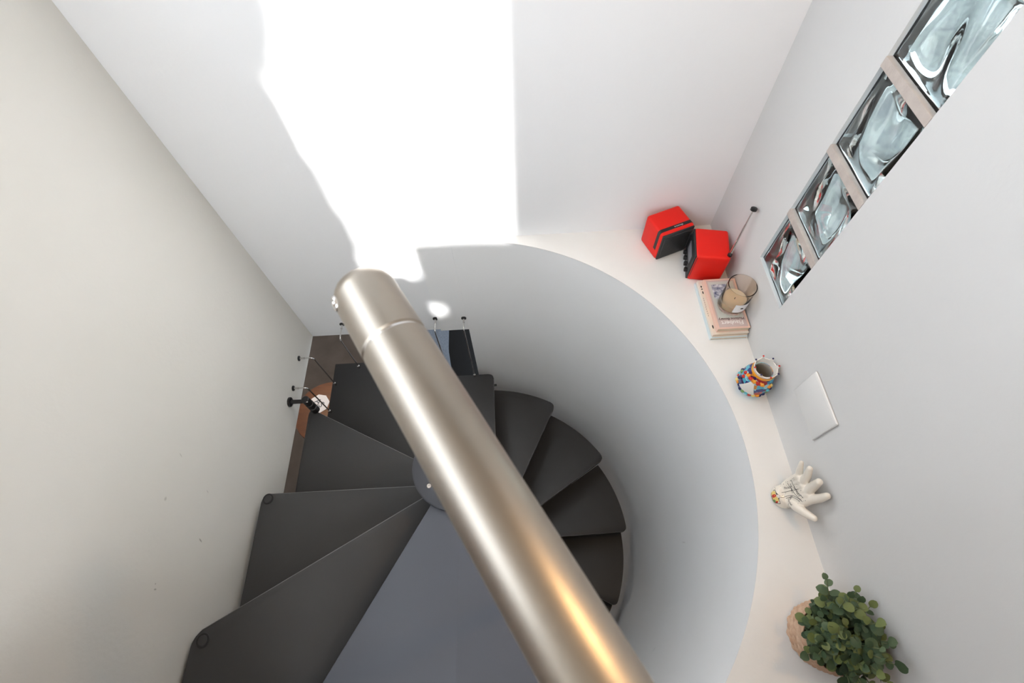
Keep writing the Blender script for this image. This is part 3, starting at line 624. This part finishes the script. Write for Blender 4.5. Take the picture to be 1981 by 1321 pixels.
# ------------------------------------------------------------------ ceramic palmistry hand
HO = Vector((1.682, -0.983, ZL))
ha = thing('ceramic_hand', 'ivory ceramic hand with printed palm lines and fingers pointing up', 'ornament', HO)
def hand_mesh():
    ub = BM(); bmesh.ops.create_uvsphere(ub, u_segments=14, v_segments=9, radius=1); ub.verts.index_update()
    unit_v = [v.co.copy() for v in ub.verts]; unit_f = [[v.index for v in f.verts] for f in ub.faces]; ub.free()
    VV, FF = [], []; bm = BM()
    def chain(pts, rs):
        pts = [Vector(p) for p in pts]
        for (p, r), (q_, s) in zip(zip(pts, rs), list(zip(pts, rs))[1:]):
            n_ = max(2, int((q_ - p).length / 0.0028))
            for k in range(n_ + 1):
                c_, r_ = p + (q_ - p) * k / n_, r + (s - r) * k / n_; b0 = len(VV)
                VV.extend([c_ + v * r_ for v in unit_v]); FF.extend([[b0 + i for i in f] for f in unit_f])
    # wrist bulb and palm (palm faces -x, thumb on the -y side)
    lathe(bm, [(0, 0), (0.024, 0), (0.029, 0.004), (0.031, 0.014), (0.0295, 0.026), (0.023, 0.036), (0, 0.042)], 28)
    for k, yy in enumerate((-0.026, -0.015, -0.004, 0.008, 0.020, 0.030)):
        chain([(0.002, yy * 0.5, 0.022), (0.014, yy * 0.95, 0.056), (0.024 - 0.0022 * k, yy + 0.001, 0.096)], [0.016, 0.0155, 0.0120])
    chain([(0.006, -0.014, 0.036), (0.004, -0.036, 0.058), (0.008, -0.056, 0.082), (0.014, -0.071, 0.100)], [0.015, 0.0130, 0.0105, 0.0078])
    F_ = [(0, [(0.024, -0.025, 0.094), (0.030, -0.029, 0.125), (0.034, -0.029, 0.150)], [0.0122, 0.0110, 0.0085]),
          (0, [(0.022, -0.005, 0.098), (0.024, 0.001, 0.132), (0.022, 0.003, 0.158)], [0.0125, 0.0115, 0.0090]),
          (0, [(0.018, 0.015, 0.096), (0.018, 0.027, 0.126), (0.017, 0.038, 0.148)], [0.0115, 0.0100, 0.0075]),
          (0, [(0.014, 0.030, 0.090), (0.012, 0.045, 0.112), (0.011, 0.058, 0.132)], [0.0100, 0.0082, 0.0055])]
    for _, p_, r_ in F_: chain(p_, r_)
    ball = bpy.data.meshes.new('balls'); ball.from_pydata(VV, [], FF); bm.from_mesh(ball); bpy.data.meshes.remove(ball)
    me = bpy.data.meshes.new('hand_raw'); bm.to_mesh(me); bm.free()
    o = bpy.data.objects.new('hand_raw', me); COL.objects.link(o)
    m1 = o.modifiers.new('remesh', 'REMESH'); m1.mode = 'VOXEL'; m1.voxel_size = 0.0014
    m2 = o.modifiers.new('smooth', 'SMOOTH'); m2.iterations = 8; m2.factor = 0.5
    out = bpy.data.meshes.new_from_object(o.evaluated_get(bpy.context.evaluated_depsgraph_get()))
    bpy.data.objects.remove(o); return out
hm = hand_mesh(); hb = link('hand', hm, M['ivory'], ha, None, True)
tree = BVHTree.FromPolygons([v.co for v in hm.vertices], [p.vertices[:] for p in hm.polygons])
def on_hand(y, z, eps=0.0003):
    h_ = tree.ray_cast(Vector((-0.2, y, z)), Vector((1, 0, 0)))
    return h_[0] + h_[1] * eps if h_[0] else None
def hand_print(name, me, M4, m):
    b2 = bmesh.new(); b2.from_mesh(me); b2.transform(M4); bad = []
    for v in b2.verts:
        q_ = on_hand(v.co.y, v.co.z)
        if q_ is None: bad.append(v)
        else: v.co = q_
    bmesh.ops.delete(b2, geom=bad, context='VERTS')
    me2 = bpy.data.meshes.new(name); b2.to_mesh(me2); b2.free(); return link(name, me2, m, hb)
TYZ = Matrix(((0, 0, 1, 0), (-1, 0, 0, 0), (0, 1, 0, 0), (0, 0, 0, 1)))      # text x -> -y, text y -> z
for s, y, z, ang, size in (('LIFE', -0.012, 0.052, -60, 0.0085), ('HEAD', 0.010, 0.066, -12, 0.0090), ('HEART', -0.002, 0.079, 8, 0.0088), ('VENUS', -0.024, 0.052, 40, 0.0062), ('FATE', 0.014, 0.052, 80, 0.0075)):
    hand_print('lettering', text_mesh(s, size), Matrix.Translation((0, y, z)) @ TYZ @ Matrix.Rotation(R(ang), 4, 'Z'), M['black_print'])
def hand_line(pts, r=0.0005):
    P = [on_hand(y, z, 0.0002) for y, z in pts]; P = [p_ for p_ in P if p_]
    obj('palm_line', tube(BM(), P, r, 6), M['black_print'], hb)
def bez(a, b_, c, n=14): return [((1 - t) ** 2 * a[0] + 2 * t * (1 - t) * b_[0] + t * t * c[0], (1 - t) ** 2 * a[1] + 2 * t * (1 - t) * b_[1] + t * t * c[1]) for t in [k / n for k in range(n + 1)]]
hand_line(bez((-0.026, 0.082), (0.000, 0.066), (-0.006, 0.036))); hand_line(bez((-0.026, 0.076), (-0.006, 0.064), (-0.010, 0.040)))
hand_line(bez((-0.028, 0.084), (0.0, 0.066), (0.026, 0.058))); hand_line(bez((-0.020, 0.090), (0.006, 0.074), (0.029, 0.078))); hand_line(bez((0.006, 0.038), (0.006, 0.06), (0.003, 0.088)))
b = BM(); rd = random.Random(5)
for k in range(46):
    y, z = rd.uniform(-0.030, 0.031), rd.uniform(0.020, 0.094); q_ = on_hand(y, z, 0.0)
    if q_: sphere(b, q_, rd.uniform(0.0005, 0.0010), 6)
o = obj('printed_dots', b, M['black_print'], hb); o['kind'] = 'stuff'
def emblem(name, pts, m, eps):
    b2 = BM(); c0 = on_hand(sum(p_[0] for p_ in pts) / len(pts), sum(p_[1] for p_ in pts) / len(pts), eps)
    ring = [on_hand(y, z, eps) for y, z in pts]
    if c0 is None or None in ring: b2.free(); return
    cv = b2.verts.new(c0); rv = [b2.verts.new(p_) for p_ in ring]
    for i in range(len(rv)): b2.faces.new((cv, rv[i], rv[(i + 1) % len(rv)]))
    obj(name, b2, m, hb)
def ell(cy, cz, ry, rz_, n=16, wob=0.0): return [(cy + ry * (1 + wob * math.sin(5 * a)) * math.cos(a), cz + rz_ * (1 + wob * math.sin(5 * a)) * math.sin(a)) for a in [2 * math.pi * k / n for k in range(n)]]
emblem('crest', ell(-0.002, 0.023, 0.0175, 0.0125, 20, 0.10), M['black_print'], 0.0006)
emblem('crest', ell(-0.007, 0.024, 0.0085, 0.0085), M['yellow_glaze'], 0.0010); emblem('crest', ell(0.007, 0.023, 0.0065, 0.0075), M['yellow_glaze'], 0.0010)
emblem('crest', ell(0.001, 0.024, 0.0040, 0.0075), M['red_glaze'], 0.0013); emblem('crest', ell(-0.010, 0.019, 0.0035, 0.0045), M['green_glaze'], 0.0013); emblem('crest', ell(-0.014, 0.024, 0.0020, 0.0040), M['red_glaze'], 0.0013)

# ------------------------------------------------------------------ potted eucalyptus in a woven basket
PO = Vector((1.6600, -1.300, ZL))
pp_ = thing('potted_plant', 'green round-leaved plant in a woven seagrass basket on the ledge', 'plant', PO)
b = BM(); NB = 96; prof = []
rows_n = 9; Hb = 0.105
def weave(r, z, a, i):
    row = i // 4; s = math.sin(a * 13 + (row % 2) * math.pi); t = (0, 0.8, 1.0, 0.8)[i % 4]
    return r + t * (0.0036 + 0.0030 * s), z
for row in range(rows_n):
    for j in range(4):
        z = 0.002 + Hb * (row + j / 4) / rows_n; prof.append((0.060 + 0.010 * math.sin(math.pi * 0.6 * z / Hb), z))
lathe(b, prof, NB, fn=weave)
bk_ = obj('basket', b, M['basket'], pp_, smooth=True)
sol = bk_.modifiers.new('solid', 'SOLIDIFY'); sol.thickness = 0.003; sol.offset = -1
b = BM(); lathe(b, [(0, 0.0), (0.060, 0.0), (0.062, 0.002), (0.060, 0.005)], 48); obj('basket_base', b, M['basket'], bk_, smooth=True, angle=40)
b = BM(); lathe(b, [(0, 0.092), (0.060, 0.090)], 32); obj('soil', b, M['soil'], pp_)
def leaf_mesh(wr, cup):
    bm = BM(); n = 9; L_ = 1.0; mid = []; lf = []; rt = []
    for k in range(n + 1):
        t = k / n; u_ = max(0.0, (t - 0.10) / 0.90); wv = wr * math.sqrt(max(0.0, 1 - (2 * u_ ** 0.9 - 1) ** 2)) if 0.1 < t < 1 else (0.02 if 0 < t < 1 else 0.0)
        zz = -cup * t * t; mid.append(bm.verts.new((t, 0, zz))); lf.append(bm.verts.new((t, wv, zz + cup * wv * 0.8))); rt.append(bm.verts.new((t, -wv, zz + cup * wv * 0.8)))
    for k in range(n):
        bm.faces.new((mid[k], mid[k + 1], lf[k + 1], lf[k])); bm.faces.new((mid[k], rt[k], rt[k + 1], mid[k + 1]))
    bmesh.ops.remove_doubles(bm, verts=bm.verts, dist=1e-5)
    me = bpy.data.meshes.new('leaf'); bm.to_mesh(me); bm.free()
    for f in me.polygons: f.use_smooth = True
    return me
LM = {}
for i, (wr, cup) in enumerate(((0.46, 0.25), (0.42, 0.12), (0.50, 0.35))):
    for mk in ('leaf_dark', 'leaf_mid', 'leaf_light'):
        me = leaf_mesh(wr, cup); me.materials.append(M[mk]); LM[(i, mk)] = me
rd = random.Random(21); nleaf = 0
for s in range(40):
    az = s * 2.39996 + rd.uniform(-0.2, 0.2); el = R(24 + 62 * ((s + 0.5) / 40) ** 0.8)
    base = Vector((0.030 * rd.random() * math.cos(az), 0.030 * rd.random() * math.sin(az), 0.095))
    d = Vector((math.cos(az) * math.cos(el), math.sin(az) * math.cos(el), math.sin(el)))
    ln = rd.uniform(0.080, 0.108) * (1.0 + 0.25 * math.sin(el)) * (0.80 if math.cos(az) < -0.3 else 0.95); pts = []
    if d.x > 0: ln = min(ln, max(0.05, (XR - PO.x - 0.024 - base.x) / d.x))
    for k in range(7):
        t = k / 6; p_ = base + d * ln * t + Vector((0, 0, 0.012 * t - 0.030 * t * t * math.cos(el)))
        p_.x = min(p_.x, XR - PO.x - 0.020); pts.append(p_)
    stem = obj('stem', tube(BM(), pts, [0.0016 - 0.0001 * k for k in range(7)], 6), M['stem'], pp_, smooth=True)
    for k in range(3, 7):
        t = k / 6; p_ = pts[k]; dirn = (pts[k] - pts[k - 1]).normalized()
        for side in ((0, 1) if k < 6 else (0,)):
            if nleaf >= 298: continue
            size = rd.uniform(0.017, 0.029) * (1.12 - 0.35 * t)
            if rd.random() < 0.06: size *= 1.25
            o1 = dirn.orthogonal().normalized(); ax = Matrix.Rotation(k * 1.57 + side * math.pi + rd.uniform(-0.4, 0.4), 3, dirn) @ o1
            ld = (ax * 0.85 + dirn * rd.uniform(0.3, 0.8)).normalized() if k < 6 else dirn
            up = (dirn + Vector((-0.15, 0, 0.55)) + Vector((rd.uniform(-.3, .3), rd.uniform(-.3, .3), 0))).normalized()
            yv = up.cross(ld).normalized(); zv = ld.cross(yv).normalized()
            tip = p_ + ld * size
            if tip.x > XR - PO.x - 0.004 or (p_ + yv * size * 0.5).x > XR - PO.x - 0.004 or (p_ - yv * size * 0.5).x > XR - PO.x - 0.004: continue
            r_ = rd.random(); mk = 'leaf_light' if (r_ < 0.22 + (0.18 if k >= 5 else 0)) else ('leaf_mid' if r_ < 0.62 else 'leaf_dark')
            o = bpy.data.objects.new('leaf', LM[(rd.randrange(3), mk)]); COL.objects.link(o); o.parent = pp_
            o.matrix_local = Matrix((( ld.x * size, yv.x * size, zv.x * size, p_.x), (ld.y * size, yv.y * size, zv.y * size, p_.y), (ld.z * size, yv.z * size, zv.z * size, p_.z), (0, 0, 0, 1)))
            nleaf += 1

fb = BM(); rf = random.Random(77); fverts, ffaces, fm = [], [], []
lm0 = LM[(1, 'leaf_mid')]; lv = [v.co.copy() for v in lm0.vertices]; lf_ = [tuple(p.vertices) for p in lm0.polygons]
for k in range(330):
    az = rf.uniform(0, 6.283); cz = rf.uniform(0.05, 1.0); rr_ = 0.074 * rf.random() ** 0.4
    sn = math.sqrt(1 - cz * cz); c = Vector((rr_ * sn * math.cos(az), rr_ * sn * math.sin(az), 0.104 + rr_ * cz * 0.95))
    ld = (Vector((math.cos(az), math.sin(az), rf.uniform(-0.3, 0.6))) + Vector((rf.uniform(-.6, .6), rf.uniform(-.6, .6), rf.uniform(-.3, .3)))).normalized()
    up = (Vector((sn * math.cos(az), sn * math.sin(az), cz + 0.5)) + Vector((rf.uniform(-.5, .5), rf.uniform(-.5, .5), 0))).normalized()
    yv = up.cross(ld).normalized(); zv = ld.cross(yv).normalized(); size = rf.uniform(0.014, 0.023); b0 = len(fverts)
    pts_ = [c + ld * v.x * size + yv * v.y * size + zv * v.z * size for v in lv]
    if max(v.x for v in pts_) > XR - PO.x - 0.003: continue
    fverts += pts_; ffaces += [tuple(b0 + i for i in f) for f in lf_]; fm += [rf.choice((0, 0, 1, 1, 2))] * len(lf_)
fme = bpy.data.meshes.new('small_leaves'); fme.from_pydata(fverts, [], ffaces)
for mk in ('leaf_dark', 'leaf_mid', 'leaf_light'): fme.materials.append(M[mk])
for p_, mi in zip(fme.polygons, fm): p_.material_index = mi; p_.use_smooth = True
fo = link('small_leaves', fme, None, pp_, 'stuff'); fb.free()

# ------------------------------------------------------------------ things in the room below
tb_ = thing('side_table', 'round red-brown wooden side table on the floor below', 'table', (-0.600, 0.312, ZF))
b = BM(); lathe(b, [(0, 0.472), (0.255, 0.472), (0.268, 0.480), (0.270, 0.490), (0.266, 0.500), (0, 0.500)], 64); obj('table_top', b, M['wood'], tb_, smooth=True, angle=40)
for k in range(4):
    a = R(45 + 90 * k); b = BM(); tube(b, [(0.19 * math.cos(a), 0.19 * math.sin(a), 0.474), (0.23 * math.cos(a), 0.23 * math.sin(a), 0.0)], [0.018, 0.012], 14); obj('leg', b, M['wood'], tb_, smooth=True, angle=40)
cdp = thing('paper_card', 'white eight-sided card with dark lettering on the round table', 'card', (-0.680, 0.386, ZF + 0.500), R(-12))
b = prism(BM(), [(0.085 * math.cos(R(22.5 + 45 * k)) * 1.0, 0.085 * math.sin(R(22.5 + 45 * k))) for k in range(8)], 0.0, 0.003); obj('card', b, M['white_label'], cdp)
b = add_mesh(BM(), text_mesh('AS', 0.075, 0.0003), Matrix.Translation((0, 0.005, 0.0034)) @ Matrix.Rotation(R(-30), 4, 'Z')); obj('lettering', b, mat('slate_print', (0.10, 0.13, 0.16), 0.7), cdp)
be = thing('low_bench', 'glossy black low bench below the back wall', 'bench', (0.42, 0.80, ZF))
obj('seat', box(BM(), (-0.42, -0.55, 0.40), (0.36, 0.75, 0.46), 0.006, 2), M['bench_black'], be, smooth=True, angle=40)
for sx_ in (-0.38, 0.32):
    for sy_ in (-0.50, 0.70): obj('leg', box(BM(), (sx_ - 0.025, sy_ - 0.025, 0), (sx_ + 0.025, sy_ + 0.025, 0.40), 0.003, 1), M['bench_black'], be)
thr = BM(); NX, NY = 12, 24; gr = []
for i in range(NX + 1):
    row = []
    for j in range(NY + 1):
        v_ = j / NY; y = 0.28 + 1.2 * v_; xr = 0.385 + (0.09 * max(0, 0.85 - y) / 0.57)
        x = 0.05 + (xr - 0.05) * i / NX; row.append(thr.verts.new((x - 0.20, y - 0.85, 0.0055 + 0.0012 * math.sin(i * 1.7 + j * 0.8))))
    gr.append(row)
for i in range(NX):
    for j in range(NY): thr.faces.new((gr[i][j], gr[i + 1][j], gr[i + 1][j + 1], gr[i][j + 1]))
ret = bmesh.ops.extrude_face_region(thr, geom=thr.faces[:]); bmesh.ops.translate(thr, verts=[v for v in ret['geom'] if isinstance(v, bmesh.types.BMVert)], vec=(0, 0, 0.006))
to = obj('throw_blanket', thr, M['throw'], None, smooth=True, angle=60); to.location = (0.20, 0.85, ZF + 0.458); tag(to, 'blue-grey woven throw spread over the black bench', 'blanket')

# ------------------------------------------------------------------ lamps outside the view
lamp = thing('wall_lamp', 'small white wall lamp with warm light high on the right wall', 'lamp', (XR, -0.95, 2.50))
b = BM(); tube(b, [(0, 0, 0), (-0.04, 0, 0)], 0.03, 24); obj('wall_mount', b, M['brass_lamp'], lamp, smooth=True, angle=40)
b = BM(); lathe(b, [(0.0, 0.06), (0.030, 0.06), (0.045, 0.0), (0.043, 0.0), (0.028, 0.056), (0, 0.056)], 32, (-0.08, 0)); obj('shade', b, M['brass_lamp'], lamp, smooth=True, angle=40)
lo = light('lamp_bulb', 'AREA', (-0.08, 0, 0.004), 3.0, (1.0, 0.62, 0.28), shape='DISK', size=0.08); lo.parent = lamp
lamp2 = thing('added_lower_lamp', 'unseen round lamp added to light the lower room warmly', 'lamp', (-1.0, 0.9, -0.10))  # lamp added to warm the lower room and foot of the well
b = BM(); lathe(b, [(0.0, 0.10), (0.14, 0.10), (0.16, 0.06), (0.16, 0.0), (0.15, 0.0), (0.14, 0.09), (0, 0.09)], 40); obj('housing', b, M['brass_lamp'], lamp2, smooth=True, angle=40)
lo = light('lamp_bulb', 'AREA', (0, 0, 0.01), 9.0, (1.0, 0.70, 0.44), shape='DISK', size=0.28); lo.parent = lamp2
